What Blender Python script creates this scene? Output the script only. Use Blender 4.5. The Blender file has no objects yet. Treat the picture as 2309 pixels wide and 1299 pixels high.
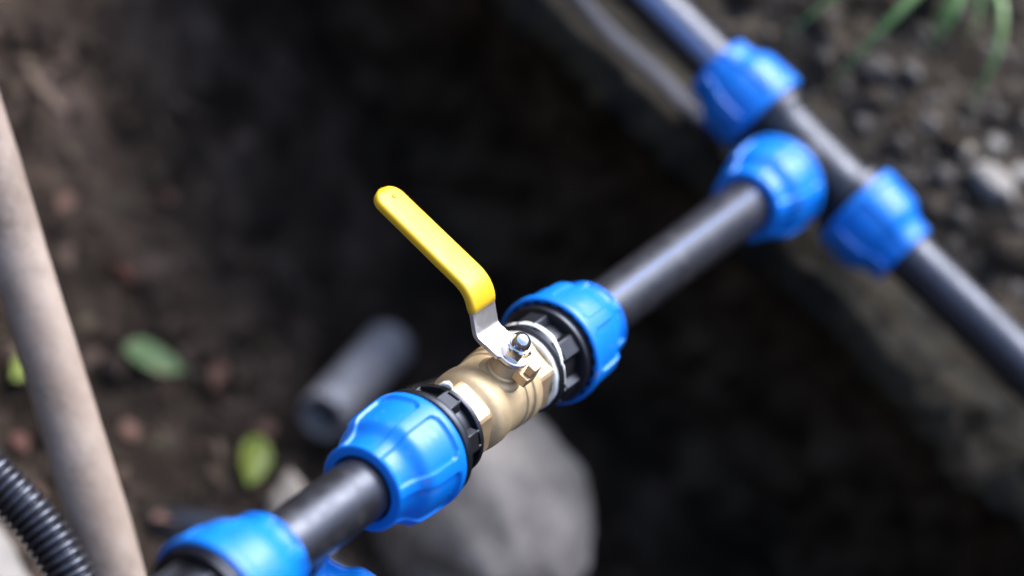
import bpy, bmesh, math, random
from mathutils import Vector, Matrix, noise, Euler
R = math.radians
random.seed(7)
sc = bpy.context.scene
col = sc.collection

# ------------------------------------------------------------------ camera
cam_d = bpy.data.cameras.new('camera')
cam = bpy.data.objects.new('camera', cam_d); col.objects.link(cam)
right = Vector((0.53328322, -0.68468066, 0.49681123))
down = Vector((-0.3637197, -0.71581692, -0.59608231))
fwd = Vector((0.76375191, 0.13718066, -0.630765))
m = Matrix((right, -down, -fwd)).transposed().to_4x4()
m.translation = Vector((-0.90366414, -0.13702069, 0.80976529))
cam.matrix_world = m
cam_d.sensor_width = 36; cam_d.lens = 85
cam_d.clip_start = 0.02; cam_d.clip_end = 800
cam_d.dof.use_dof = True
cam_d.dof.focus_distance = 1.196
cam_d.dof.aperture_fstop = 2.1
cam_d.dof.aperture_blades = 0
sc.camera = cam

# ------------------------------------------------------------------ world and sun
SUN_EL, SUN_AZ = 60.0, 15.0        # azimuth measured from +X towards +Y
w = bpy.data.worlds.new('World'); sc.world = w; w.use_nodes = True
nt = w.node_tree; bg = nt.nodes['Background']
sky = nt.nodes.new('ShaderNodeTexSky'); sky.sky_type = 'NISHITA'; sky.sun_disc = False
sky.sun_elevation = R(SUN_EL); sky.sun_rotation = R(90 - SUN_AZ)
sky.dust_density = 4.0; sky.air_density = 1.0; sky.ozone_density = 1.0
nt.links.new(sky.outputs[0], bg.inputs[0]); bg.inputs[1].default_value = 0.15
sd = bpy.data.lights.new('sun', 'SUN'); sd.energy = 1.3; sd.angle = R(48); sd.color = (0.97, 0.97, 1.0)
so = bpy.data.objects.new('sun', sd); col.objects.link(so)
sdir = Vector((math.cos(R(SUN_EL)) * math.cos(R(SUN_AZ)), math.cos(R(SUN_EL)) * math.sin(R(SUN_AZ)), math.sin(R(SUN_EL))))
so.rotation_euler = sdir.to_track_quat('Z', 'Y').to_euler()
so.location = sdir * 3

sc.view_settings.view_transform = 'Standard'; sc.view_settings.look = 'None'
sc.view_settings.gamma = 1; sc.view_settings.use_curve_mapping = False
sc.view_settings.exposure = 1.52
sc.cycles.use_denoising = True
sc.cycles.max_bounces = 8

# ------------------------------------------------------------------ materials
def mat(name, base, rough=0.5, metal=0.0, var=None, vscale=60, bump=0.0, bscale=400, bdist=0.0004, spec=0.5, rvar=0.0, **kw):
    """Principled material; colour runs over a noise from base to var, with fine noise relief."""
    mt = bpy.data.materials.new(name); mt.use_nodes = True
    n = mt.node_tree.nodes; l = mt.node_tree.links; p = n['Principled BSDF']
    p.inputs['Base Color'].default_value = (*base, 1); p.inputs['Roughness'].default_value = rough
    p.inputs['Metallic'].default_value = metal; p.inputs['Specular IOR Level'].default_value = spec
    tc = n.new('ShaderNodeTexCoord')
    if var:
        no = n.new('ShaderNodeTexNoise'); no.inputs['Scale'].default_value = vscale; no.inputs['Detail'].default_value = 6
        no.inputs['Roughness'].default_value = 0.6
        l.new(tc.outputs['Object'], no.inputs['Vector'])
        cr = n.new('ShaderNodeValToRGB'); cr.color_ramp.elements[0].position = 0.32; cr.color_ramp.elements[1].position = 0.7
        cols = var if isinstance(var[0], (tuple, list)) else [var]
        cr.color_ramp.elements[0].color = (*base, 1); cr.color_ramp.elements[1].color = (*cols[-1], 1)
        for i, c in enumerate(cols[:-1]):
            e = cr.color_ramp.elements.new(0.32 + 0.38 * (i + 1) / len(cols)); e.color = (*c, 1)
        l.new(no.outputs['Fac'], cr.inputs['Fac']); l.new(cr.outputs['Color'], p.inputs['Base Color'])
    if rvar:
        n2 = n.new('ShaderNodeTexNoise'); n2.inputs['Scale'].default_value = vscale * 1.7; n2.inputs['Detail'].default_value = 5
        l.new(tc.outputs['Object'], n2.inputs['Vector'])
        mr = n.new('ShaderNodeMapRange'); mr.inputs[1].default_value = 0.3; mr.inputs[2].default_value = 0.7
        mr.inputs[3].default_value = max(0.02, rough - rvar); mr.inputs[4].default_value = min(1, rough + rvar)
        l.new(n2.outputs['Fac'], mr.inputs[0]); l.new(mr.outputs[0], p.inputs['Roughness'])
    if bump:
        n3 = n.new('ShaderNodeTexNoise'); n3.inputs['Scale'].default_value = bscale; n3.inputs['Detail'].default_value = 4
        l.new(tc.outputs['Object'], n3.inputs['Vector'])
        b = n.new('ShaderNodeBump'); b.inputs['Strength'].default_value = bump; b.inputs['Distance'].default_value = bdist
        l.new(n3.outputs['Fac'], b.inputs['Height']); l.new(b.outputs['Normal'], p.inputs['Normal'])
    for k, v in kw.items(): p.inputs[k].default_value = v
    return mt
M = {}
M['blue'] = mat('blue_plastic', (0.002, 0.185, 0.76), 0.33, var=(0.003, 0.205, 0.80), vscale=40, spec=0.45, rvar=0.06, bump=0.15, bscale=700, bdist=0.0002)
M['black'] = mat('black_plastic', (0.010, 0.010, 0.011), 0.34, spec=0.75, rvar=0.08, bump=0.15, bscale=900, bdist=0.0002)
M['pipe'] = mat('black_polyethylene', (0.013, 0.013, 0.015), 0.38, var=(0.021, 0.021, 0.024), vscale=90, spec=0.95, rvar=0.10, bump=0.25, bscale=600, bdist=0.0002)
M['grey_pipe'] = mat('grey_pipe_plastic', (0.24, 0.238, 0.25), 0.42, var=(0.38, 0.375, 0.39), vscale=50, spec=0.9, rvar=0.08)
M['stripe'] = mat('blue_stripe', (0.08, 0.13, 0.28), 0.4)
M['brass'] = mat('cast_brass', (0.62, 0.48, 0.28), 0.56, 0.6, var=(0.70, 0.56, 0.35), vscale=120, rvar=0.05, bump=0.45, bscale=1600, bdist=0.0003)
M['brass_cut'] = mat('machined_brass', (0.64, 0.47, 0.28), 0.46, 0.75, var=(0.71, 0.54, 0.34), vscale=100, rvar=0.08, bump=0.2, bscale=1500, bdist=0.0001)
M['steel'] = mat('zinc_plated_steel', (0.72, 0.71, 0.70), 0.33, 0.88, var=(0.80, 0.79, 0.77), vscale=250, rvar=0.05, bump=0.06, bscale=1400, bdist=0.0001)
M['chrome'] = mat('chrome', (0.85, 0.85, 0.85), 0.13, 1.0)
M['yellow'] = mat('yellow_vinyl', (0.70, 0.44, 0.014), 0.38, var=(0.74, 0.48, 0.020), vscale=50, rvar=0.07, bump=0.2, bscale=500, bdist=0.0002)
M['tape'] = mat('white_thread_tape', (0.80, 0.86, 0.84), 0.55, bump=0.4, bscale=700, bdist=0.0003)
M['soil'] = mat('dark_soil', (0.0105, 0.008, 0.0062), 0.85, var=[(0.021, 0.016, 0.0125), (0.039, 0.030, 0.0235), (0.078, 0.060, 0.050)], vscale=16, bump=0.9, bscale=160, bdist=0.004, spec=0.1)
M['bank'] = mat('stony_soil', (0.013, 0.011, 0.008), 0.8, var=[(0.036, 0.030, 0.023), (0.060, 0.050, 0.039), (0.095, 0.080, 0.066)], vscale=34, bump=0.9, bscale=220, bdist=0.003, spec=0.12)
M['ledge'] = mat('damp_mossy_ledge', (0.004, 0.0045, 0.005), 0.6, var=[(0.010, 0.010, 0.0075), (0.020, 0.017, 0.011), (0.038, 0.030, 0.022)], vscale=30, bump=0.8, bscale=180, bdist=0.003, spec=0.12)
M['wall'] = mat('trench_wall_soil', (0.022, 0.018, 0.013), 0.85, var=[(0.04, 0.033, 0.024), (0.065, 0.053, 0.04), (0.10, 0.083, 0.064)], vscale=22, bump=0.9, bscale=180, bdist=0.004, spec=0.1)
M['clod'] = mat('soil_clods', (0.011, 0.009, 0.0075), 0.85, var=[(0.026, 0.02, 0.017), (0.07, 0.052, 0.046)], vscale=28, bump=0.8, bscale=500, bdist=0.001, spec=0.3)
M['bankclod'] = mat('bank_clods', (0.016, 0.013, 0.010), 0.85, var=[(0.045, 0.037, 0.029), (0.085, 0.07, 0.056)], vscale=70, bump=0.9, bscale=350, bdist=0.002, spec=0.12)
M['pebble'] = mat('pebbles', (0.025, 0.023, 0.02), 0.7, var=[(0.06, 0.054, 0.047), (0.11, 0.105, 0.10)], vscale=38, bump=0.5, bscale=700, bdist=0.0006)
M['rock'] = mat('grey_rock', (0.19, 0.17, 0.145), 0.75, var=[(0.35, 0.315, 0.275), (0.47, 0.425, 0.37)], vscale=26, bump=0.6, bscale=180, bdist=0.002)
M['rock_blue'] = mat('blue_grey_rock', (0.08, 0.077, 0.08), 0.38, var=[(0.15, 0.147, 0.15), (0.24, 0.235, 0.235)], vscale=22, bump=0.6, bscale=180, bdist=0.002)
M['rock_dull'] = mat('dull_stone', (0.05, 0.046, 0.042), 0.7, var=(0.11, 0.102, 0.095), vscale=70, bump=0.6, bscale=300, bdist=0.001)
M['rock_slab'] = mat('pale_slab', (0.20, 0.197, 0.195), 0.6, var=(0.30, 0.295, 0.29), vscale=30, bump=0.4, bscale=200, bdist=0.001)
M['rock_pale'] = mat('pale_stone', (0.16, 0.156, 0.148), 0.65, var=(0.32, 0.312, 0.295), vscale=60, bump=0.5, bscale=300, bdist=0.001)
M['rock_cream'] = mat('cream_stone', (0.24, 0.215, 0.17), 0.65, var=(0.38, 0.34, 0.27), vscale=90, bump=0.5, bscale=300, bdist=0.001)
M['wood'] = mat('weathered_wood', (0.25, 0.20, 0.168), 0.7, var=[(0.32, 0.268, 0.23), (0.38, 0.325, 0.285)], vscale=26, bump=0.5, bscale=160, bdist=0.0008, spec=0.3)
M['twig'] = mat('dry_twig', (0.13, 0.09, 0.065), 0.8, var=(0.22, 0.16, 0.12), vscale=60)
M['conduit'] = mat('conduit_plastic', (0.020, 0.020, 0.024), 0.30, rvar=0.05, spec=1.0)
M['green_leaf'] = mat('green_leaf', (0.09, 0.17, 0.07), 0.5, var=[(0.13, 0.21, 0.10), (0.26, 0.24, 0.15)], vscale=28)
M['yellow_leaf'] = mat('yellow_green_leaf', (0.10, 0.17, 0.02), 0.5, var=(0.20, 0.24, 0.03), vscale=30)
M['brown_leaf'] = mat('brown_leaf', (0.09, 0.045, 0.03), 0.7, var=(0.20, 0.11, 0.085), vscale=50)
M['red_leaf'] = mat('red_leaf', (0.07, 0.022, 0.015), 0.7, var=(0.10, 0.035, 0.025), vscale=50)
M['grass'] = mat('grass_blade', (0.08, 0.18, 0.05), 0.42, var=[(0.12, 0.25, 0.08), (0.19, 0.30, 0.12)], vscale=30)
M['strip'] = mat('painted_ledge_sheen', (0.022, 0.022, 0.04), 0.45, var=(0.04, 0.038, 0.06), vscale=40)  # lavender sky sheen of the wet ledge, put into a colour

def island(mt, cols, mixf=0.75):
    n = mt.node_tree.nodes; l = mt.node_tree.links; p = n['Principled BSDF']
    src = p.inputs['Base Color'].links[0].from_socket
    g_ = n.new('ShaderNodeNewGeometry'); cr = n.new('ShaderNodeValToRGB'); e = cr.color_ramp.elements
    e[0].color = (*cols[0], 1); e[1].color = (*cols[-1], 1)
    for i, c in enumerate(cols[1:-1]): e.new((i + 1) / (len(cols) - 1)).color = (*c, 1)
    l.new(g_.outputs['Random Per Island'], cr.inputs['Fac'])
    mx = n.new('ShaderNodeMix'); mx.data_type = 'RGBA'; mx.inputs['Factor'].default_value = mixf
    l.new(src, mx.inputs['A']); l.new(cr.outputs['Color'], mx.inputs['B']); l.new(mx.outputs['Result'], p.inputs['Base Color'])
island(M['pebble'], [(.018, .015, .012), (.04, .034, .027), (.06, .050, .039), (.035, .031, .028), (.080, .069, .058), (.055, .051, .048), (.05, .042, .033), (.09, .08, .069), (.035, .03, .024)])
island(M['clod'], [(.014, .010, .0075), (.032, .023, .017), (.055, .039, .029), (.022, .016, .012), (.09, .064, .049), (.036, .026, .019)])
def wear(mt, colr, scale, lo, hi, amount):
    n = mt.node_tree.nodes; l = mt.node_tree.links; p = n['Principled BSDF']
    lk = p.inputs['Base Color'].links; src = lk[0].from_socket
    tc = n.new('ShaderNodeTexCoord'); no = n.new('ShaderNodeTexNoise'); no.inputs['Scale'].default_value = scale; no.inputs['Detail'].default_value = 9; no.inputs['Roughness'].default_value = 0.7
    l.new(tc.outputs['Object'], no.inputs['Vector'])
    mr = n.new('ShaderNodeMapRange'); mr.inputs[1].default_value = lo; mr.inputs[2].default_value = hi; mr.inputs[3].default_value = 0; mr.inputs[4].default_value = amount
    l.new(no.outputs['Fac'], mr.inputs[0])
    mx = n.new('ShaderNodeMix'); mx.data_type = 'RGBA'; mx.inputs['B'].default_value = (*colr, 1)
    l.new(mr.outputs[0], mx.inputs['Factor']); l.new(src, mx.inputs['A']); l.new(mx.outputs['Result'], p.inputs['Base Color'])
for k_ in ('pipe', 'conduit', 'black', 'grey_pipe', 'strip'): M[k_].node_tree.nodes['Principled BSDF'].inputs['Specular Tint'].default_value = (.64, .75, 1, 1)  # blue of the sky's reflection put into the highlight tint
wear(M['blue'], (.24, .37, .60), 55, .57, .70, .45)
wear(M['pipe'], (.10, .095, .085), 45, .56, .72, .5)
wear(M['yellow'], (.38, .22, .03), 70, .62, .74, .45)
wear(M['brass'], (.36, .25, .13), 90, .60, .74, .3)
wear(M['wood'], (.10, .075, .06), 14, .50, .68, .6)
def lit_slope_tint(mt):  # paints the light on the left slope into the soil colour, broken by noise
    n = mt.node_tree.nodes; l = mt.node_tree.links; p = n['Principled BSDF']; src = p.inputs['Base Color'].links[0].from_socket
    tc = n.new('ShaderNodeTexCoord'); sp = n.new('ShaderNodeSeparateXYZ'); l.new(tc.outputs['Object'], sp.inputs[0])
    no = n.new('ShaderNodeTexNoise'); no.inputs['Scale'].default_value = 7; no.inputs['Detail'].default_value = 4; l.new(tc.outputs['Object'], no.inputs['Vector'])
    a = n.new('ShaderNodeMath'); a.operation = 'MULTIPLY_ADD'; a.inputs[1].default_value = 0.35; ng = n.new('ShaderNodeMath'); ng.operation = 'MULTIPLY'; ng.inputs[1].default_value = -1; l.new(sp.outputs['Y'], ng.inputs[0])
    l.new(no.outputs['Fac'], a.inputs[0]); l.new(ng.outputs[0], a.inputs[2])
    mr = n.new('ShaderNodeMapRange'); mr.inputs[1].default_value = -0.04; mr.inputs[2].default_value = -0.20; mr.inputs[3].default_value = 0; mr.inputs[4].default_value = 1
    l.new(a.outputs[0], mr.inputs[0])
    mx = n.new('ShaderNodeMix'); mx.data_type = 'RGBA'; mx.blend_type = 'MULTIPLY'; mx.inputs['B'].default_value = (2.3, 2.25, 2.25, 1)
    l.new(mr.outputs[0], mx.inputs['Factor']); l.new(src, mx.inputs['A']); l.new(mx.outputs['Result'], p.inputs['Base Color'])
lit_slope_tint(M['soil'])

# ------------------------------------------------------------------ mesh helpers (millimetres in, metres out)
class MB:
    def __init__(s, k=0.001): s.v = []; s.f = []; s.k = k
    def add(s, vs, fs):
        o = len(s.v); s.v += [Vector(q) * s.k for q in vs]; s.f += [tuple(i + o for i in f) for f in fs]; return s
    def rings(s, rings, close=True, cap0=True, cap1=True):
        n = len(rings[0]); vs = [p for r in rings for p in r]; fs = []
        for i in range(len(rings) - 1):
            for j in range(n if close else n - 1):
                a, b = i * n + j, i * n + (j + 1) % n
                fs.append((a, a + n, b + n, b))
        if cap0: fs.append(tuple(range(n)))
        if cap1: fs.append(tuple(range(len(rings) * n - 1, (len(rings) - 1) * n - 1, -1)))
        return s.add(vs, fs)
    def lathe(s, prof, n=64, cap=True, axis='x', c=(0, 0, 0), rf=None):
        rings = []
        for (x, r) in prof:
            ring = []
            for j in range(n):
                a = 2 * math.pi * j / n
                rr = rf(x, a, r) if rf else r
                p = (x, rr * math.sin(a), rr * math.cos(a)) if axis == 'x' else (rr * math.cos(a), rr * math.sin(a), x)
                ring.append((p[0] + c[0], p[1] + c[1], p[2] + c[2]))
            rings.append(ring)
        return s.rings(rings, True, cap, cap)
    def loop(s, prof, n=64):
        """closed ring profile revolved round X (no caps, profile closed)"""
        return s.lathe(prof + [prof[0]], n, cap=False)
    def prism(s, poly, z0, z1):
        n = len(poly); vs = [(x, y, z0) for x, y in poly] + [(x, y, z1) for x, y in poly]
        fs = [tuple(range(n - 1, -1, -1)), tuple(range(n, 2 * n))] + [(i, (i + 1) % n, (i + 1) % n + n, i + n) for i in range(n)]
        return s.add(vs, fs)
    def box(s, x0, x1, y0, y1, z0, z1, mtx=None):
        vs = [Vector((x, y, z)) for x in (x0, x1) for y in (y0, y1) for z in (z0, z1)]
        if mtx: vs = [mtx @ q for q in vs]
        return s.add(vs, [(0, 1, 3, 2), (4, 6, 7, 5), (0, 4, 5, 1), (2, 3, 7, 6), (0, 2, 6, 4), (1, 5, 7, 3)])
    def tube(s, pts, r, n=20, cap=True, rfun=None):
        pts = [Vector(p) for p in pts]; rings = []
        up = Vector((0, 0, 1)); prev = None
        for i, p in enumerate(pts):
            t = (pts[min(i + 1, len(pts) - 1)] - pts[max(i - 1, 0)]).normalized()
            if prev is None:
                a = t.cross(up if abs(t.dot(up)) < .9 else Vector((1, 0, 0))).normalized()
            else:
                a = (prev - t * prev.dot(t)).normalized()
            prev = a; b = t.cross(a); rr = rfun(i) if rfun else r
            rings.append([p + (a * math.cos(2 * math.pi * j / n) + b * math.sin(2 * math.pi * j / n)) * rr for j in range(n)])
        return s.rings(rings, True, cap, cap)
    def build(s, name, m, parent=None, sharp=35, bevel=0, seg=2):
        me = bpy.data.meshes.new(name); me.from_pydata(s.v, [], s.f); me.update()
        bm = bmesh.new(); bm.from_mesh(me); bmesh.ops.recalc_face_normals(bm, faces=bm.faces); bm.to_mesh(me); bm.free()
        me.shade_smooth()
        if sharp < 180: me.set_sharp_from_angle(angle=R(sharp))
        me.materials.append(M[m] if isinstance(m, str) else m)
        o = bpy.data.objects.new(name, me); col.objects.link(o)
        if parent: o.parent = parent
        if bevel:
            b = o.modifiers.new('bevel', 'BEVEL'); b.width = bevel * 0.001; b.segments = seg; b.limit_method = 'ANGLE'; b.angle_limit = R(30); b.harden_normals = False
        return o
def tag(o, label, cat, group=None):
    o['label'] = label; o['category'] = cat
    if group: o['group'] = group
    return o
def empty(name, loc=(0, 0, 0), rot=(0, 0, 0)):
    o = bpy.data.objects.new(name, None); col.objects.link(o); o.location = loc; o.rotation_euler = rot
    o.empty_display_size = 0.02
    return o
def smooth(a, b, x):
    t = max(0.0, min(1.0, (x - a) / (b - a))); return t * t * (3 - 2 * t)
def fbm(x, y, z, sc_, oct_=4):
    return noise.fractal(Vector((x * sc_, y * sc_, z * sc_)), 1.0, 2.1, oct_)

# ------------------------------------------------------------------ the setting: ground with its trench, and the bank
PROF = [(.56, -.46), (.52, -.36), (.50, -.26), (.47, -.17), (.44, -.115), (.40, -.092), (.362, -.079), (.349, -.071), (.350, -.061), (.358, -.052),
        (.370, -.044), (.388, -.036), (.40, -.035), (.425, -.028), (.46, -.004), (.52, .030), (.62, .085), (.80, .16), (1.0, .21), (1.4, .245), (1.7, .25), (1.9, .18)]
def prof_z(x):
    P = PROF[9:]
    for (a, za), (b, zb) in zip(P, P[1:]):
        if a <= x <= b: return za + (zb - za) * (x - a) / (b - a)
    return -.05
def axis_steps(lo, hi, core0, core1, d, grow=1.18):
    v = [core0 + d * i for i in range(int((core1 - core0) / d) + 1)]
    s = d
    while v[-1] < hi: s *= grow; v.append(v[-1] + s)
    s = d; 
    while v[0] > lo: s *= grow; v.insert(0, v[0] - s)
    return v
def ground_z(x, y):
    left = smooth(-.80, -.20, y) ** 0.9; rightw = 1 - smooth(.55, .85, y)
    near = smooth(-.50, -.34, x); far = 1 - smooth(.52, .62, x)
    p = left * rightw * near * far
    base = 0.0
    if x > .5: base = min(prof_z(x) - .07, .25) if x < 1.45 else .25
    z = base * (1 - p) - .37 * p
    if abs(x) < 3 and abs(y) < 3:
        z += .022 * fbm(x, y, 3, 9) + .010 * fbm(x, y, 8, 34) + .004 * fbm(x, y, 1, 110, 3)
    else:
        z += .05 * fbm(x, y, 3, .4)
    r_ = math.hypot(x, y); z += 3.2 * smooth(1.6, 6.5, r_) * (1 + .25 * fbm(x, y, 5, .25, 3))  # unseen slopes all round, added to block low sky light
    return z
xs = axis_steps(-300, 300, -.35, .56, .0065); ys = axis_steps(-300, 300, -.62, .42, .0065)
g = MB(1.0); nx, ny = len(xs), len(ys)
g.add([(x, y, ground_z(x, y)) for x in xs for y in ys], [(i * ny + j, (i + 1) * ny + j, (i + 1) * ny + j + 1, i * ny + j + 1) for i in range(nx - 1) for j in range(ny - 1)])
ground = g.build('ground', 'soil', sharp=180); ground['kind'] = 'structure'

# bank whose ledge overhangs the trench
dense = []
for (a, b) in zip(PROF, PROF[1:]):
    L = math.hypot(b[0] - a[0], b[1] - a[1]); st = .0065 if a[0] < .75 else .03
    n = max(1, int(L / st)); dense += [(a[0] + (b[0] - a[0]) * i / n, a[1] + (b[1] - a[1]) * i / n) for i in range(n)]
dense.append(PROF[-1])
yb = axis_steps(-4, 4, -.32, .36, .0065)
def bank_pt(px, pz, y):
    amp = .55 + .85 * smooth(.41, .47, px)
    n1 = fbm(px, y, pz, 11); n2 = fbm(px, y, pz + 4, 42); n3 = fbm(px, y, pz + 9, 130, 3)
    d = amp * (.012 * n1 + .011 * n2 - .007 * abs(n2)) + .0042 * n3
    lift = .03 * smooth(.12, .5, y) * smooth(.6, .2, abs(px - .4))
    if pz > -.045: return Vector((px, y, pz + d - .004 * smooth(.45, .41, px) + lift * .4))
    return Vector((px + d * 1.2, y, pz + d * .6 + lift * .4))
nb = len(yb); cut = max(i for i, q in enumerate(dense) if q[0] <= .418)
cut0 = min(i for i, q in enumerate(dense) if q[0] <= .385)
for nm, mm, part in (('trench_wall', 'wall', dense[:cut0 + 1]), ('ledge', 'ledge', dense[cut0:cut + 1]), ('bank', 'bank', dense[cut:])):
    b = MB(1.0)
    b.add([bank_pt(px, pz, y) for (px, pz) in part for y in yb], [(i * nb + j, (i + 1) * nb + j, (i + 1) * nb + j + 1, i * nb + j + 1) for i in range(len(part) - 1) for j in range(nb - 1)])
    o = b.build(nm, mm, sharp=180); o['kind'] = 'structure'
def bank_top(x, y): return bank_pt(x, prof_z(x), y).z

# ------------------------------------------------------------------ stones, gravel, clods
def stone_geo(seed, sub=3, rough=.22, stretch=(1, 1, 1), flat=0.0):
    bm = bmesh.new(); bmesh.ops.create_icosphere(bm, subdivisions=sub, radius=1.0)
    for v in bm.verts:
        d = v.co.normalized(); o = Vector((seed * 3.1, seed * 1.7, seed))
        r = 1 + rough * noise.noise(d * 1.3 + o) + rough * .5 * noise.noise(d * 3.1 + o) + rough * .18 * noise.noise(d * 8 + o)
        # cut a few facets
        for k in range(4):
            rnd = random.Random(seed * 17 + k); n = Vector((rnd.uniform(-1, 1), rnd.uniform(-1, 1), rnd.uniform(-1, 1))).normalized()
            dd = d.dot(n) * r
            if dd > .78: r *= 1 - .7 * (dd - .78) / dd
        v.co = Vector((d.x * stretch[0], d.y * stretch[1], d.z * stretch[2])) * r
    vs = [v.co.copy() for v in bm.verts]; fs = [tuple(v.index for v in f.verts) for f in bm.faces]; bm.free()
    return vs, fs
def stone(seed, loc, size, m, label, group=None, rot=(0, 0, 0), sub=3, rough=.22, name='stone'):
    vs, fs = stone_geo(seed, sub, rough, size)
    o = MB(1.0).add(vs, fs).build(name, m, sharp=180); o.location = loc; o.rotation_euler = rot
    return tag(o, label, 'stone', group)

def scatter(name, m, n, place, rmin, rmax, label, cat, seed, sub=1):
    rnd = random.Random(seed); mb = MB(1.0); protos = [stone_geo(seed + i, sub, .35, (1, rnd.uniform(.7, 1), rnd.uniform(.5, .85))) for i in range(12)]
    for i in range(n):
        q = place(rnd)
        if not q: continue
        r = rmin * (rmax / rmin) ** (rnd.random() ** 2.2)
        vs, fs = rnd.choice(protos); e = Euler((rnd.uniform(-.6, .6), rnd.uniform(-.6, .6), rnd.uniform(0, 6.28))).to_matrix()
        mb.add([e @ v * r + Vector(q) + Vector((0, 0, -r * .25)) for v in vs], fs)
    o = mb.build(name, m, sharp=180); o['kind'] = 'stuff'; o['label'] = label; o['category'] = cat
    return o
def on_bank(r):
    x = .43 + .45 * r.random() ** 1.3; y = r.uniform(-.30, .34); return (x, y, bank_top(x, y))
scatter('gravel', 'pebble', 4200, on_bank, .0015, .010, 'small grey and brown gravel over the bank behind the main pipe', 'gravel', 11)
island(M['bankclod'], [(.014, .011, .008), (.036, .029, .021), (.055, .045, .034), (.028, .023, .018), (.075, .062, .05), (.045, .037, .029)])
scatter('bank_clods', 'bankclod', 900, on_bank, .004, .017, 'rough brown clods of earth over the bank behind the main pipe', 'soil', 51, sub=2)
def on_ledge(r):
    x = r.uniform(.345, .43); y = r.uniform(-.30, .34); return (x, y, bank_top(x, y) - .0015)
scatter('ledge_grit', 'ledge', 350, on_ledge, .001, .003, 'fine grit along the ledge under the main pipe', 'grit', 31)
def on_floor(r):
    x = r.uniform(-.2, .46); y = r.uniform(-.60, .25); return (x, y, ground_z(x, y))
scatter('soil_clods', 'clod', 3000, on_floor, .0015, .018, 'dark crumbly soil clods over the trench floor', 'soil', 21)

M['litter'] = mat('leaf_litter', (0.03, 0.02, 0.014), 0.7, var=(0.10, 0.065, 0.045), vscale=60)
island(M['litter'], [(.02, .014, .010), (.06, .036, .024), (.12, .075, .052), (.035, .02, .015), (.16, .11, .08), (.05, .05, .02), (.08, .04, .026)])
def litter(rnd):
    x = rnd.uniform(-.12, .40); y = rnd.uniform(-.60, .10); return (x, y, ground_z(x, y) + .004)
def flake_scatter(name, n, seed):
    rnd = random.Random(seed); mb = MB(1.0)
    for i in range(n):
        q = Vector(litter(rnd)); L = rnd.uniform(.003, .010); W = L * rnd.uniform(.25, .7); e = Euler((rnd.uniform(-.5, .5), rnd.uniform(-.5, .5), rnd.uniform(0, 6.28))).to_matrix()
        top = [(-L, 0, 0), (-L * .3, -W, L * .12), (L * .5, -W * .8, .0), (L, 0, L * .2), (L * .4, W, .0), (-L * .4, W * .9, L * .15)]
        vs = [e @ Vector(t) + q for t in top] + [e @ (Vector(t) - Vector((0, 0, .0006))) + q for t in top]
        mb.add(vs, [(0, 1, 2, 3), (0, 3, 4, 5), (6, 9, 8, 7), (6, 11, 10, 9)] + [(k, (k + 1) % 6, (k + 1) % 6 + 6, k + 6) for k in range(6)])
    o = mb.build(name, 'litter', sharp=40); o['kind'] = 'stuff'; o['label'] = 'crumbled brown leaf litter over the trench floor'; o['category'] = 'leaf litter'
flake_scatter('leaf_litter', 520, 77)

# ------------------------------------------------------------------ plumbing: shared builders
def nut_mesh():
    """blue compression nut round X: big open end at x=0, mouth at x=-47"""
    L = 47.0
    outer = [(0, 29.6), (-.5, 30.3), (-1.4, 30.7), (-5, 30.7), (-6.2, 30.65), (-10, 30.5), (-15, 30.3), (-20, 30.0), (-24, 29.6), (-26.5, 29.0), (-28.3, 27.9), (-29.8, 26.5),
             (-31.3, 25.2), (-33, 24.2), (-35.5, 23.4), (-38.5, 22.8), (-41, 22.5), (-43, 22.5), (-44.2, 22.5), (-44.8, 22.1), (-45.2, 21.4)]
    inner = [(-45.2, 17.4), (-44.4, 16.9), (-20, 16.9), (-12, 24.0), (-9, 28.4), (-.6, 28.4), (0, 28.8)]
    dense_ = []
    for (a, b_) in zip(outer, outer[1:]):
        n = max(1, int(abs(a[0] - b_[0]) / 1.0))
        dense_ += [(a[0] + (b_[0] - a[0]) * i / n, a[1] + (b_[1] - a[1]) * i / n) for i in range(n)]
    dense_.append(outer[-1])
    def rf(x, a, r):
        if r < 20 or x > -.2 or (r < 29 and x > -12): return r
        k = ((math.degrees(a) - 46.5) % 60) - 30          # ribs at 46.5 + 60 k
        half = 30 - 6.2
        d = half - abs(k)                                  # degrees inside the panel
        dmm = d * r * math.pi / 180
        e0 = -5.6 - x                                      # distance from the rim side edge
        q = min(dmm, e0)
        if 0 < dmm < 4 and 0 < e0 < 4: q = 4 - math.hypot(4 - dmm, 4 - e0)
        rec = 1.6 * smooth(0, .8, q)
        rec *= 1 - smooth(-41.5, -44, x)
        return r - rec
    mb = MB(); mb.lathe(dense_ + inner + [outer[0]], 240, cap=False, rf=rf)
    for i in range(24):                                    # ratchet teeth inside the open rim
        mt = Matrix.Rotation(R(15 * i), 3, 'X'); mb.box(-5.5, -1.4, -1.7, 1.7, 26.9, 28.9, mt)
    return mb
_nut = {}
def nut(parent, mtx):
    if 'me' not in _nut:
        o = nut_mesh().build('nut', 'blue', None, sharp=40); _nut['me'] = o.data
    else:
        o = bpy.data.objects.new('nut', _nut['me']); col.objects.link(o)
    o.parent = parent; o.matrix_local = mtx; return o

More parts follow.
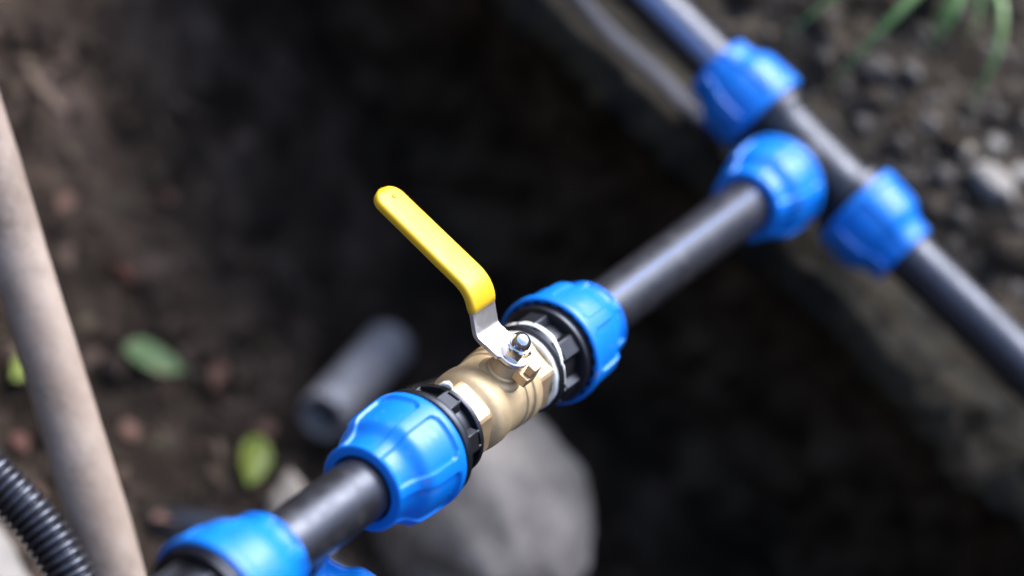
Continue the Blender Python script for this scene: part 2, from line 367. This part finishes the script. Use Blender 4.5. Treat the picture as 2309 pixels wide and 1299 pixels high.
def adapter_mesh(fr, fx):
    """black threaded body of a coupling: flange next to the nut at x=-57, ring next to the valve at x=-40"""
    mb = MB()
    mb.loop([(-75, 16.6), (-75, 25.5), (-62.5, 25.5), (-62, 27.0), (-61.4, 26.0), (fx - 3.6, 26.0), (fx - 3.3, fr - .6), (fx - 2.4, fr - .2), (fx - .2, fr), (fx + .6, fr - .4), (fx + 1.2, fr - 1.6), (fx + 1.4, 21.0), (-40.2, 20.8), (-40.1, 24.0),
             (-39.5, 24.4), (-37.6, 24.4), (-37.0, 23.9), (-36.4, 19.2), (-35.3, 18.9), (-32, 16.4), (-32, 12.5), (-60, 12.5), (-74, 16.0)], 96)
    return mb
def lug_mesh():
    mb = MB()
    # trapezoid lug between the flange and the ring, hollowed towards the ring
    pts = [(-6.6, 20), (-4.8, 24.6), (4.8, 24.6), (6.6, 20)]
    vs = [(-56.0, y, z) for y, z in pts] + [(-42.0, y, z) for y, z in pts]
    mb.add(vs, [(0, 1, 2, 3), (7, 6, 5, 4), (0, 4, 5, 1), (1, 5, 6, 2), (2, 6, 7, 3), (3, 7, 4, 0)])
    for yy in (-3.9, 3.9):
        mb.box(-42.3, -39.7, yy - .7, yy + .7, 20.5, 24.4)
    return mb

def coupling(name, label, mirror, rib0, fr, fx):
    root = empty(name); tag(root, label, 'pipe fitting', 'couplings on the valve')
    mr = Matrix.Rotation(math.pi, 4, 'Z') if mirror else Matrix.Identity(4)
    a = adapter_mesh(fr, fx).build('threaded_body', 'black', root, sharp=35); a.matrix_local = mr
    lm = None
    for i in range(6):
        if lm is None:
            o = lug_mesh().build('lug', 'black', None, sharp=30, bevel=.5); lm = o
        else:
            o = lm.copy(); col.objects.link(o)
        o.parent = root; o.matrix_local = mr @ Matrix.Rotation(R(rib0 + 60 * i), 4, 'X')
    nut(root, mr @ Matrix.Translation((-.0615, 0, 0)))
    return root
near_c = coupling('compression_coupling', 'blue and black compression coupling on the camera side of the brass valve', False, 14, 29.2, -55.0)
far_c = coupling('compression_coupling', 'blue and black compression coupling between the brass valve and the tee, white tape showing', True, 20, 27.2, -57.2)

def tape_ring(x0, x1, r, seed, parent, name='thread_tape'):
    mb = MB(); n = 110; rings = []
    for (u, rr) in [(0, r - 2.2), (0, r - .4), (.18, r), (.5, r + .25), (.82, r), (1, r - .4), (1, r - 2.2)]:
        ring = []
        for j in range(n):
            a = 2 * math.pi * j / n
            wv = .45 * noise.noise(Vector((math.cos(a) * 2.5, math.sin(a) * 2.5, seed + u))) + .25 * noise.noise(Vector((math.cos(a) * 9, math.sin(a) * 9, seed + u)))
            rad = rr + .35 * noise.noise(Vector((math.cos(a) * 5, math.sin(a) * 5, seed + 5 + u)))
            ring.append((x0 + (x1 - x0) * u + wv, rad * math.sin(a), rad * math.cos(a)))
        rings.append(ring)
    mb.rings(rings, True, False, False)
    return mb.build(name, 'tape', parent, sharp=60)
tape_ring(34.0, 37.7, 21.9, 3, far_c)
# loose strand of the tape looping over the black body
pts = []
for i in range(46):
    t = i / 45; a = R(-78 + 150 * t); rr = 23.6 + 1.1 * math.sin(t * math.pi) + .5 * noise.noise(Vector((t * 7, 2, 1)))
    x = 38.4 + 4.8 * math.sin(math.pi * min(1, t * 1.35)) ** .8 + .6 * noise.noise(Vector((t * 9, 5, 3))) if t < .74 else 38.4 + 1.2 * (1 - t) / .26
    pts.append((x, rr * math.sin(a), rr * math.cos(a)))
mb = MB(); rings = []
for i, p in enumerate(pts):
    t = i / 45; wd = (1.5 - 1.1 * smooth(.45, .95, t)); p = Vector(p); rad = Vector((0, p.y, p.z)).normalized(); ax = Vector((1, 0, 0))
    rings.append([p + ax * wd * math.cos(q) + rad * .42 * math.sin(q) for q in [2 * math.pi * j / 10 for j in range(10)]])
mb.rings(rings); mb.build('loose_tape', 'tape', far_c, sharp=60)
mb = MB(); mb.tube([(-36.4, -9.5, 21.6), (-36.9, -11, 23.0), (-37.8, -12.4, 23.7), (-38.8, -13.8, 22.8), (-39.4, -15, 20.6)], 1, 10, rfun=lambda i: [.5, 1.2, 1.5, 1.2, .5][i])
mb.build('tape_shred', 'tape', near_c, sharp=60)
tape_ring(-36.4, -35.8, 19.9, 8, near_c)

# ------------------------------------------------------------------ brass ball valve
valve = empty('ball_valve', rot=(R(6), 0, 0)); tag(valve, 'brass ball valve with a long yellow lever handle joining two blue fittings', 'valve')
mb = MB()
mb.lathe([(-23.6, 16.5), (-23.0, 17.8), (-22.2, 18.2), (-21.2, 18.9), (-20, 20.2), (-18.4, 21.3), (-16.5, 21.9), (-13, 22.1), (-9.4, 22.1), (-8.6, 22.0), (-8.0, 21.3), (-7.6, 21.2),
          (6.8, 21.2), (7.3, 21.3), (7.8, 22.0), (9.4, 22.1), (9.9, 21.5), (10.2, 21.3), (13.6, 21.3), (14, 21.5), (14.5, 22.4), (20.2, 22.4), (21.2, 21.9), (21.8, 20.6), (22.0, 16.5)], 128)
mb.build('body', 'brass', valve, sharp=50)
def hex_end(x0, x1, af, rot, name):
    rc = af / math.sqrt(3); mb = MB(); n = 120; rings = []
    def rad(a, lim):
        k = ((a - rot + math.pi / 6) % (math.pi / 3)) - math.pi / 6
        return min(af / 2 / math.cos(k), lim)
    L = x1 - x0
    for (u, lim) in [(0, rc * .93), (.02, rc * .95), (.09, rc * .97), (.2, rc * .97), (.8, rc * .97), (.91, rc * .97), (.98, rc * .95), (1, rc * .92)]:
        rings.append([(x0 + L * u, rad(2 * math.pi * j / n, lim) * math.sin(2 * math.pi * j / n), rad(2 * math.pi * j / n, lim) * math.cos(2 * math.pi * j / n)) for j in range(n)])
    mb.rings(rings); return mb.build(name, 'brass_cut', valve, sharp=14)
hex_end(-36.8, -23.2, 38.2, R(8), 'hex_end'); hex_end(21.6, 34.8, 38.2, R(12), 'hex_end')
mb = MB()      # stem boss
mb.lathe([(12, 11.6), (19.2, 11.4), (20.2, 10.7), (20.9, 9.8), (21.6, 9.0), (22.4, 8.75), (23.2, 8.7), (23.7, 8.3), (24.0, 7.6), (30.6, 7.5), (31.2, 7.1), (31.2, 3)], 64, axis='z')
mb.build('stem_boss', 'brass', valve, sharp=40)
mb = MB(); mb.lathe([(31.0, 5.0), (33.2, 5.0)], 40, axis='z'); mb.build('stem', 'brass_cut', valve, sharp=40)
mb = MB(); mb.prism([(-3.2, 5.5), (4.2, 5.5), (4.2, 8.5), (6.4, 9.0), (6.4, 14.6), (-3.2, 14.6)], 25.0, 30.6)
mb.box(-.4, 6.4, 9.6, 14.6, 30.58, 36.2)
mb.build('stop_lug', 'brass_cut', valve, sharp=30, bevel=.7)

# lever: profile points (distance along -Y, height), millimetres
def arc_profile(ctrl, rad, n=8):
    out = [Vector(ctrl[0])]
    for i in range(1, len(ctrl) - 1):
        a, b_, c = Vector(ctrl[i - 1]), Vector(ctrl[i]), Vector(ctrl[i + 1]); r = rad[i - 1]
        p0 = b_ + (a - b_).normalized() * r; p1 = b_ + (c - b_).normalized() * r
        for k in range(n + 1):
            t = k / n; out.append(p0 * (1 - t) ** 2 + b_ * 2 * t * (1 - t) + p1 * t * t)
    out.append(Vector(ctrl[-1])); return out
ctrl = [(12, 34.4), (18.2, 34.4), (33.5, 52.6), (103.5, 56.4)]
prof = arc_profile(ctrl, [3.0, 8.0])
def ribbon(prof, hw, ht, corner, name, m, parent, endround=False, sharp=40, tipfun=None):
    res = []; total = 0; seg = []
    fine = [prof[0]]
    for a, b_ in zip(prof, prof[1:]):
        n = max(1, int((b_ - a).length / 1.5)); fine += [a + (b_ - a) * (i + 1) / n for i in range(n)]
    cum = [0]
    for a, b_ in zip(fine, fine[1:]): cum.append(cum[-1] + (b_ - a).length)
    T = cum[-1]; rings = []
    for i, p in enumerate(fine):
        t = (fine[min(i + 1, len(fine) - 1)] - fine[max(i - 1, 0)]).normalized(); nrm = Vector((-t.y, t.x))
        wx, th = hw(cum[i], T), ht(cum[i], T); c = min(corner, th * .98, wx * .98); ring = []
        for (sx, sy) in ((1, 1), (-1, 1), (-1, -1), (1, -1)):
            for k in range(6):
                q = k / 5 * math.pi / 2
                if (sx, sy) == (1, 1): dx, dy = math.cos(q), math.sin(q)
                elif (sx, sy) == (-1, 1): dx, dy = -math.sin(q), math.cos(q)
                elif (sx, sy) == (-1, -1): dx, dy = -math.cos(q), -math.sin(q)
                else: dx, dy = math.sin(q), -math.cos(q)
                X = sx * (wx - c) + dx * c; H = sy * (th - c) + dy * c
                ring.append((X, -(p.x + nrm.x * H), p.y + nrm.y * H))
        rings.append(ring)
    mb = MB(); mb.rings(rings)
    return mb.build(name, m, parent, sharp=sharp)
mb = MB()
for _ in (0,):
    pass
# steel lever: flat plate round the stem, then the bent strip
outline = []
for k in range(13):
    a = R(200 + 120 * k / 12); outline.append((8.8 * math.cos(a), 8.8 * math.sin(a)))
outline = [(-10, -12.02), (-10.3, -3.4), (-8.6, -2.2)] + [(8.8 * math.cos(R(a)), 8.8 * math.sin(R(a))) for a in range(190, 39, -12)] + \
          [(8.6, 5.2), (9.6, 5.8), (11.6, 5.0), (12.4, 3.4), (12.0, 1.6), (10.8, -3.0), (10, -6.0), (10, -12.02)]
mb = MB(); mb.prism(outline[::-1], 33.1, 35.7)
handle = mb.build('lever', 'steel', valve, sharp=30, bevel=.55, seg=2)
strip_prof = [p for p in prof if p.x < 60]
ribbon(strip_prof, lambda s, T: 10.0, lambda s, T: 1.3, .55, 'lever_strip', 'steel', handle)
grip_prof = [p for p in prof if p.x > 27.0]
g0 = Vector((26.4, 44.2)); grip_prof = [g0] + grip_prof
# lengthen the start along the riser so the sleeve begins at a clean cut
def ghw(s, T):
    r = 8.5
    w_ = 10.6 - .5 * smooth(10, T, s)
    if s > T - r: return max(1.6, w_ * math.sqrt(max(0.0, 1 - ((s - (T - r)) / (r + .15)) ** 2)))
    return w_ if s > .4 else w_ - .3
def ght(s, T):
    if s > T - 3: return max(.9, 2.7 * math.sqrt(max(0, 1 - ((s - (T - 3)) / 3.3) ** 2)))
    return 2.7 if s > .4 else 2.4
grip = ribbon(grip_prof, ghw, ght, 2.3, 'grip', 'yellow', handle, sharp=180)
mb = MB(); mb.lathe([(0, .01), (.0, 1.3), (.35, 1.2), (.6, .7), (.7, .01)], 20, axis='z', cap=False)
dm = mb.build('grip_dimple', 'yellow', grip, sharp=180); dm.location = (0.0012, -.0955, .0586)
# chrome acorn nut
mb = MB(); af = 12.6; rc = af / math.sqrt(3); n = 96; rings = []
def hr(a, lim):
    k = ((a + math.pi / 6 + .35) % (math.pi / 3)) - math.pi / 6; return min(af / 2 / math.cos(k), lim)
for (z, lim) in [(35.75, rc * .93), (36.1, rc * .96), (36.5, rc * .99), (41.0, rc * .99), (41.7, rc * .94), (42.3, rc * .85)]:
    rings.append([(hr(2 * math.pi * j / n, lim) * math.cos(2 * math.pi * j / n), hr(2 * math.pi * j / n, lim) * math.sin(2 * math.pi * j / n), z) for j in range(n)])
mb.rings(rings); an = mb.build('acorn_nut', 'chrome', valve, sharp=16)
mb = MB(); mb.lathe([(42.2, 5.5), (42.6, 5.35)] + [(43.4 + 5.35 * math.sin(R(a)), max(.01, 5.35 * math.cos(R(a)))) for a in range(0, 91, 6)], 48, axis='z')
mb.build('dome', 'chrome', an, sharp=180)

# ------------------------------------------------------------------ tees
def tee(name, label, loc, rot, plug=None):
    root = empty(name, loc, rot); tag(root, label, 'pipe fitting')
    mb = MB()
    # run along Y, branch towards -X
    for s in (1, -1):
        q = MB().lathe([(0, 21.4), (22, 21.4), (27, 22.2), (31, 23.2), (31.8, 26.6), (35.2, 26.8), (35.8, 25.2), (52, 25.2), (60, 20), (60, 16.3), (4, 16.3)], 72, cap=False)
        rot_ = Matrix.Rotation(R(90 * s), 3, 'Z')
        mb.add([(rot_ @ (v / .001)) for v in q.v], q.f)
    q = MB().lathe([(-18, 21.4), (-24, 21.4), (-29, 22.2), (-34, 23.2), (-34.8, 26.6), (-38.2, 26.8), (-38.8, 25.2), (-56, 25.2), (-64, 20), (-64, 16.3), (-17, 16.3)], 72, cap=False)
    mb.add([v / .001 for v in q.v], q.f)
    for a in range(3):                                     # moulded collars along the run
        for s in (-1, 1):
            y = s * (9 + 7 * a); r = 22.3 + .15 * a
            rg = [[(r2 * math.sin(2 * math.pi * j / 64), y + dy, r2 * math.cos(2 * math.pi * j / 64)) for j in range(64)] for (dy, r2) in ((-1, 21), (-.8, r), (.8, r), (1, 21))]
            mb.rings(rg, True, False, False)
    mb.build('tee_body', 'black', root, sharp=35)
    nut(root, Matrix.Translation((-.0415, 0, 0)))
    nut(root, Matrix.Rotation(R(90), 4, 'Z') @ Matrix.Translation((-.0385, 0, 0)) @ Matrix.Rotation(R(20), 4, 'X'))
    nut(root, Matrix.Rotation(R(-90), 4, 'Z') @ Matrix.Translation((-.0385, 0, 0)) @ Matrix.Rotation(R(-35), 4, 'X'))
    return root
TX = .3732
tee('compression_tee', 'black compression tee with three blue nuts lying on the stony bank', (TX, 0, 0), (0, 0, 0))
# straight coupling on the camera side, cut by the bottom edge
def straight(name, label, mtx, plug=False):
    root = empty(name); root.matrix_world = mtx; tag(root, label, 'pipe fitting', 'straight couplings')
    mb = MB()
    mb.loop([(-62, 20), (-60, 25.4), (-46, 25.4), (-45.5, 27.8), (-41.5, 28.0), (-41, 27.4), (-40.6, 22), (-20, 20.8), (20, 20.8), (40.6, 22), (41, 27.4), (41.5, 28), (45.5, 27.8), (46, 25.4), (60, 25.4), (62, 20), (62, 16.2), (-62, 16.2)], 80)
    mb.build('coupling_body', 'black', root, sharp=35)
    for i in range(8):
        q = MB(); q.box(-40, 40, -1.3, 1.3, 20.4, 23.6, Matrix.Rotation(R(45 * i + 10), 3, 'X')); q.build('rib', 'black', root, sharp=30, bevel=.5)
    if plug: MB().lathe([(-93, 12), (-93, 15), (-92, 16), (-60, 16), (-60, 12)], 48).build('plug', 'black', root, sharp=40)
    nut(root, Matrix.Translation((-.046, 0, 0)) @ Matrix.Rotation(R(25), 4, 'X'))
    nut(root, Matrix.Rotation(math.pi, 4, 'Z') @ Matrix.Translation((-.046, 0, 0)) @ Matrix.Rotation(R(14), 4, 'X'))
    return root
NC = -.268
straight('straight_coupling', 'blurred blue nut and black coupling at the bottom edge on the valve line', Matrix.Translation((NC, 0, 0)))
LP = Vector((-.1221, .0322, -.0601)); LD = Vector((.28, .95, -.12)).normalized()
def axis_mtx(p, d):
    q = d.to_track_quat('X', 'Z').to_matrix().to_4x4(); q.translation = p; return q

# ------------------------------------------------------------------ pipes
def pipe(name, label, pts, r=16.0, stripe=None, mtl='pipe', cat='pipe', group='black plastic water pipes'):
    root = MB(); root.tube([Vector(p) * 1000 for p in pts], r, 56)
    o = root.build(name, mtl, None, sharp=50); tag(o, label, cat, group)
    if stripe is not None:
        a0, a1, frame = stripe
        P = [Vector(p) for p in pts]; rings = []
        for i, p in enumerate(P):
            t = (P[min(i + 1, len(P) - 1)] - P[max(i - 1, 0)]).normalized()
            s_ = Vector(frame); s_ = (s_ - t * s_.dot(t)).normalized(); b_ = t.cross(s_)
            rings.append([(p + (s_ * math.cos(R(a)) + b_ * math.sin(R(a))) * (r + (.12 if 0 < k < 6 else -.3)) * .001) * 1000 for k, a in enumerate([a0 + (a1 - a0) * q / 6 for q in range(7)])])
        MB().rings(rings, False, False, False).build('stripe', 'stripe', o, sharp=180)
    return o
def line(a, b_, n=24):
    a, b_ = Vector(a), Vector(b_); return [a + (b_ - a) * i / n for i in range(n + 1)]
def bez(p0, p1, p2, p3, n=40):
    p = [Vector(q) for q in (p0, p1, p2, p3)]; o = []
    for i in range(n + 1):
        t = i / n; o.append(p[0] * (1 - t) ** 3 + p[1] * 3 * t * (1 - t) ** 2 + p[2] * 3 * t * t * (1 - t) + p[3] * t ** 3)
    return o
pipe('water_pipe', 'short black pipe between the bottom coupling and the valve coupling', line((-.21, 0, 0), (-.07, 0, 0)))
pipe('water_pipe', 'black pipe with a thin blue stripe between the valve and the bank tee', line((.07, 0, 0), (TX - .03, 0, 0)), stripe=(-2, 8, (0, 0, 1)))
pipe('water_pipe', 'black main pipe with a broad blue stripe running up to the top edge', bez((TX, -.03, 0), (TX, -.25, 0), (TX + .01, -.6, -.005), (TX + .03, -1.25, -.22)), stripe=(-48, -2, (-1, 0, .15)))
pipe('water_pipe', 'black main pipe running down to the right edge along the ledge', bez((TX, .03, 0), (TX + .002, .12, .001), (TX + .012, .2, .008), (TX + .06, 1.3, -.05)))
straight('straight_coupling', 'blue nut of a lower coupling just peeping over the bottom edge', axis_mtx(LP + LD * .068, LD), True)
pipe('water_pipe', 'black pipe leaving the lower coupling below the bottom edge', bez(LP + LD * .08, LP + LD * .3, LP + LD * .5 + Vector((0, 0, -.05)), LP + LD * .9 + Vector((0, 0, -.22))))
pipe('water_pipe', 'black pipe on the valve line running back below the bottom edge', bez((NC - .03, 0, 0), (NC - .15, 0, 0), (NC - .25, 0, -.03), (NC - .5, 0, -.12)))
pipe('water_pipe', 'out of focus black pipe lying on the trench floor by the grey boulder', bez((.10, -.14, -.40), (.14, -.06, -.300), (.18, .04, -.322), (.15, .5, -.345)))

# ------------------------------------------------------------------ pole, conduit
P0 = Vector((-.0258, -.3355, -.0855)); P1 = Vector((-.0752, -.079, -.2169)); dP = (P1 - P0)
pts = []
for i in range(60):
    t = -.9 + 2.6 * i / 59; p = P0 + dP * t
    p = p + Vector((.002 * math.sin(t * 2.1 + .4), 0, .0006 * math.sin(t * 3.3)))
    pts.append(p * 1000)
mb = MB(); mb.tube(pts, 18, 32, rfun=lambda i: 16.2 + .5 * math.sin(i * .35) + .35 * noise.noise(Vector((i * .5, 1, 2))))
tag(mb.build('wooden_pole', 'wood', None, sharp=60), 'grey weathered wooden pole leaning across the left side of the trench', 'pole')

ck = [Vector(q) for q in ((-.140, -.50, -.15), (-.132, -.40, -.164), (-.124, -.28, -.178), (-.1177, -.2014, -.1863), (-.1117, -.1523, -.1898), (-.1088, -.1236, -.1924), (-.1092, -.0884, -.2006), (-.112, -.03, -.225), (-.12, .05, -.28), (-.125, .11, -.37), (-.13, .15, -.45))]
cpts = []
for a_, b_, c_, d_ in zip(ck, ck[1:], ck[2:], ck[3:]):
    nn = max(4, int((c_ - b_).length / .0006))
    for i in range(nn):
        t = i / nn; cpts.append(.5 * (2 * b_ + (c_ - a_) * t + (2 * a_ - 5 * b_ + 4 * c_ - d_) * t * t + (3 * b_ - a_ - 3 * c_ + d_) * t ** 3))
cum = 0; rr = []
for i, p in enumerate(cpts):
    if i: cum += (p - cpts[i - 1]).length
    ph = (cum / .0048) % 1; rr.append(12.9 - 2.5 * smooth(.15, .5, abs(ph - .5)) * 1.0)
mb = MB(); mb.tube([p * 1000 for p in cpts], 12, 24, rfun=lambda i: rr[i])
tag(mb.build('corrugated_conduit', 'conduit', None, sharp=70), 'black corrugated conduit in the bottom left corner beside the pole', 'conduit')

# ------------------------------------------------------------------ stones
def floor_at(x, y): return ground_z(x, y)
stone(2, (.255, .012, -.305), (.055, .092, .092), 'rock', 'large grey boulder low behind the brass valve', rot=(.2, -.1, .3), sub=5, rough=.18, name='boulder')
ta, tb = Vector((0.2414, -0.1113, -0.3339)), Vector((0.4492, -0.1467, -0.3456)); tb = ta + (tb - ta) * .50; tl = (tb - ta).length * 1000
mb = MB(); mb.loop([(0, 15.2), (.3, 17.6), (1.2, 18.2), (tl, 18.2), (tl, 15.2)], 48)
po = mb.build('pipe_offcut', 'grey_pipe', None, sharp=40); po.matrix_basis = axis_mtx(ta, (tb - ta).normalized())
tag(po, 'out of focus grey pipe stub left of the valve, half hidden by the blue coupling', 'pipe')
stone(8, (.176, -.064, -.352), (.016, .034, .018), 'rock', 'pale stone behind the near pipe below the yellow leaf', rot=(0, .1, .4), sub=4)
stone(9, (-.08, -.150, -.335), (.058, .058, .03), 'rock_slab', 'pale slab of stone in the bottom left corner under the conduit', rot=(0, 0, .6), sub=4, rough=.15)
BS = [(12, 0.4836, 0.0581, (.0075, .0065, .0055), 'rock_cream', 'small cream pebble left of the white stones on the bank'),
      (13, 0.4870, 0.0860, (.014, .019, .012), 'rock_pale', 'largest pale stone on the bank near the right edge'),
      (14, 0.5152, 0.0689, (.009, .010, .008), 'rock_pale', 'small pale stone just above the largest pale stone on the bank'),
      (15, 0.5135, 0.0956, (.010, .011, .008), 'rock_pale', 'pale stone cut by the right edge beside the largest pale stone'),
      (16, 0.4656, 0.0608, (.007, .007, .005), 'rock_dull', 'blue grey pebble below the small cream pebble'),
      (17, 0.4561, 0.0011, (.006, .008, .006), 'rock_dull', 'blue grey pebble above the middle of the tee'),
      (18, 0.4799, 0.0298, (.009, .009, .007), 'rock_dull', 'round grey pebble above the small cream pebble'),
      (19, 0.4868, -0.0201, (.012, .012, .008), 'rock_dull', 'flat grey stone under the drooping grass tips'),
      (20, 0.4937, -0.0017, (.009, .008, .007), 'rock_dull', 'pebble between the grass tips and the tee'),
      (22, 0.4684, 0.1477, (.008, .007, .006), 'rock_dull', 'pebble beside the main pipe at the right edge')]
for (sd_, x, y, sz, mm, lb) in BS:
    stone(sd_, (x, y, bank_top(x, y) + sz[2] * .35), sz, mm, lb, 'stones on the bank', rot=(.3, .2, sd_), sub=3, rough=.38)

# ------------------------------------------------------------------ leaves, twig, grass
def leaf(loc, L, W, m, label, rot, bend=.25, cup=.3, group=None):
    mb = MB(1.0); n = 14; k = 8; rings = []
    for i in range(n + 1):
        t = i / n; hw = W * .5 * math.sin(math.pi * min(1, t * 1.02) ** .8) ** .8 if 0 < t < 1 else .0004
        ring = []
        for j in range(k + 1):
            u = -1 + 2 * j / k
            ring.append(((t - .5) * L, u * hw, bend * L * ((t - .5) ** 2) + cup * abs(u) ** 1.6 * hw + .02 * L * noise.noise(Vector((t * 4, u * 2, L * 90)))))
        rings.append(ring)
    mb.rings(rings, False, False, False)
    o = mb.build('leaf', m, None, sharp=180); o.location = loc; o.rotation_euler = rot
    s = o.modifiers.new('thick', 'SOLIDIFY'); s.thickness = .0005
    return tag(o, label, 'leaf', group)
def leaf_on(x, y, L, W, m, label, rot, dz=.006, **kw):
    return leaf((x, y, ground_z(x, y) + dz), L, W, m, label, rot, **kw)
leaf_on(.193, -.216, .050, .028, 'green_leaf', 'broad dusty green leaf on the soil right of the wooden pole', (.1, .15, .72), dz=.012)
leaf_on(.182, -.117, .038, .023, 'yellow_leaf', 'yellow green leaf on the soil just above the near pipe', (.2, .2, 2.55), dz=.014)
leaf_on(.089, -.251, .028, .016, 'yellow_leaf', 'small yellow green leaf at the left edge behind the pole', (.1, 0, 2.9), dz=.012)
BL = [(.285, -.307, 'brown_leaf', 'brown leaf scrap at the foot of the soil slope, near the picture centre left'), (.215, -.275, 'red_leaf', 'dark red leaf scrap between the pole and the green leaf'),
      (.224, -.184, 'brown_leaf', 'pinkish brown leaf scrap right of the dusty green leaf'), (.234, -.136, 'brown_leaf', 'brown leaf scrap just above the yellow green leaf'),
      (.1345, -.184, 'brown_leaf', 'brown leaf scrap close to the right side of the pole'), (.105, -.121, 'brown_leaf', 'brown leaf scrap above the blurred bottom coupling'),
      (.060, -.215, 'red_leaf', 'rusty leaf scrap between the pole and the conduit'), (.19, -.33, 'brown_leaf', 'brown leaf scrap on the lit soil slope')]
for i, (x, y, mm, lb) in enumerate(BL):
    leaf_on(x, y, .016 + .004 * (i % 3), .012, mm, lb, (.2 * (i % 3), .15, i * 1.3), dz=.007, group='dead leaf scraps on the soil')
mb = MB(); mb.tube([(0, -24, 0), (1, -10, 1.5), (-1, 4, 1), (0, 15, 2), (2, 25, 0)], 5, 12, rfun=lambda i: [3.6, 4.6, 4.8, 4.4, 3.2][i])
tw = mb.build('twig', 'twig', None, sharp=60); tw.location = (.2, -.392, ground_z(.2, -.392) + .010); tw.rotation_euler = (.1, .1, .15)
tag(tw, 'short pale brown twig on the soil beside the top of the pole', 'twig')

def tuft(name, label, base, blades, m='grass'):
    root = empty(name, base); tag(root, label, 'grass', 'grass on the bank')
    for (ctrl, wd) in blades:
        pts = bez(*ctrl, n=18); rings = []
        for i, p in enumerate(pts):
            t = i / 18; tn = (pts[min(i + 1, 18)] - pts[max(i - 1, 0)]).normalized()
            side = tn.cross(Vector((-.76, .14, .63))).normalized(); nn = side.cross(tn)
            hw = wd * .40 * (min(1, .55 + t * 2) * (1 - max(0, (t - .55) / .45) ** 1.6) + .04)
            rings.append([p - side * hw + nn * hw * .35, p + nn * 0, p + side * hw + nn * hw * .35, p - nn * .0003])
        mb = MB(1.0); mb.rings(rings)
        mb.build('blade', m, root, sharp=180)
    return root
G0 = Vector((.556, -.036, bank_top(.556, -.036)))
def droop(tip, up, wd):
    tip = Vector(tip) - G0; h = Vector((tip.x, tip.y, 0))
    return ((h * .06, h * .25 + Vector((0, 0, up)), h * .85 + Vector((0, 0, up * .9)), tip), wd)
tips = [((.428, -.070, .012), .060, .0080), ((.426, -.028, .008), .070, .0085), ((.488, .044, .030), .065, .0076), ((.496, -.008, .046), .045, .0075), ((.505, -.014, .050), .040, .0060), ((.488, -.001, .044), .050, .0052), ((.512, .010, .060), .045, .005),
        ((.55, -.12, .07), .06, .005), ((.60, .03, .10), .07, .005), ((.62, -.07, .12), .08, .005)]
tuft('grass_tuft', 'green grass tuft drooping from the top edge over the bank', G0, [droop(t, u, wd) for (t, u, wd) in tips])
G1 = Vector((.525, .125, bank_top(.525, .125)))
tuft('grass_tuft', 'dark green grass at the right edge above the pale stones', G1,
     [((Vector((0, 0, 0)), Vector((dx * .3, dy * .3, .03)), Vector((dx * .8, dy * .8, .03)), Vector((dx, dy, dz))), .004) for (dx, dy, dz) in
      [(-.03, -.02, .0), (-.04, .01, -.005), (-.02, .03, .0), (.02, .02, .01), (-.035, -.005, .01), (.0, -.03, .01)]])

# thin strip added in place of the wet ledge's sky sheen
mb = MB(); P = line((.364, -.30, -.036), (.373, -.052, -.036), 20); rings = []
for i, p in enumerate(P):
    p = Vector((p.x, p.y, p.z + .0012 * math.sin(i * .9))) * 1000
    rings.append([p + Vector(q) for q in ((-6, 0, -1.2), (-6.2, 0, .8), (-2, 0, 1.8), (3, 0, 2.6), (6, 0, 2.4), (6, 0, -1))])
mb.rings(rings); tag(mb.build('sheen_strip', 'strip', None, sharp=40), 'thin lavender grey strip standing in for the sky sheen on the wet ledge beside the upper main pipe', 'strip')

# the scene above is laid out with Y pointing right along the main pipe; turn it into Blender's right-handed axes
SY = Matrix.Diagonal((1, -1, 1, 1))
for me in {o.data for o in col.objects if o.type == 'MESH'}:
    me.transform(SY); me.flip_normals()
for o in col.objects:
    if o.type in ('MESH', 'EMPTY'):
        o.matrix_basis = SY @ o.matrix_basis @ SY
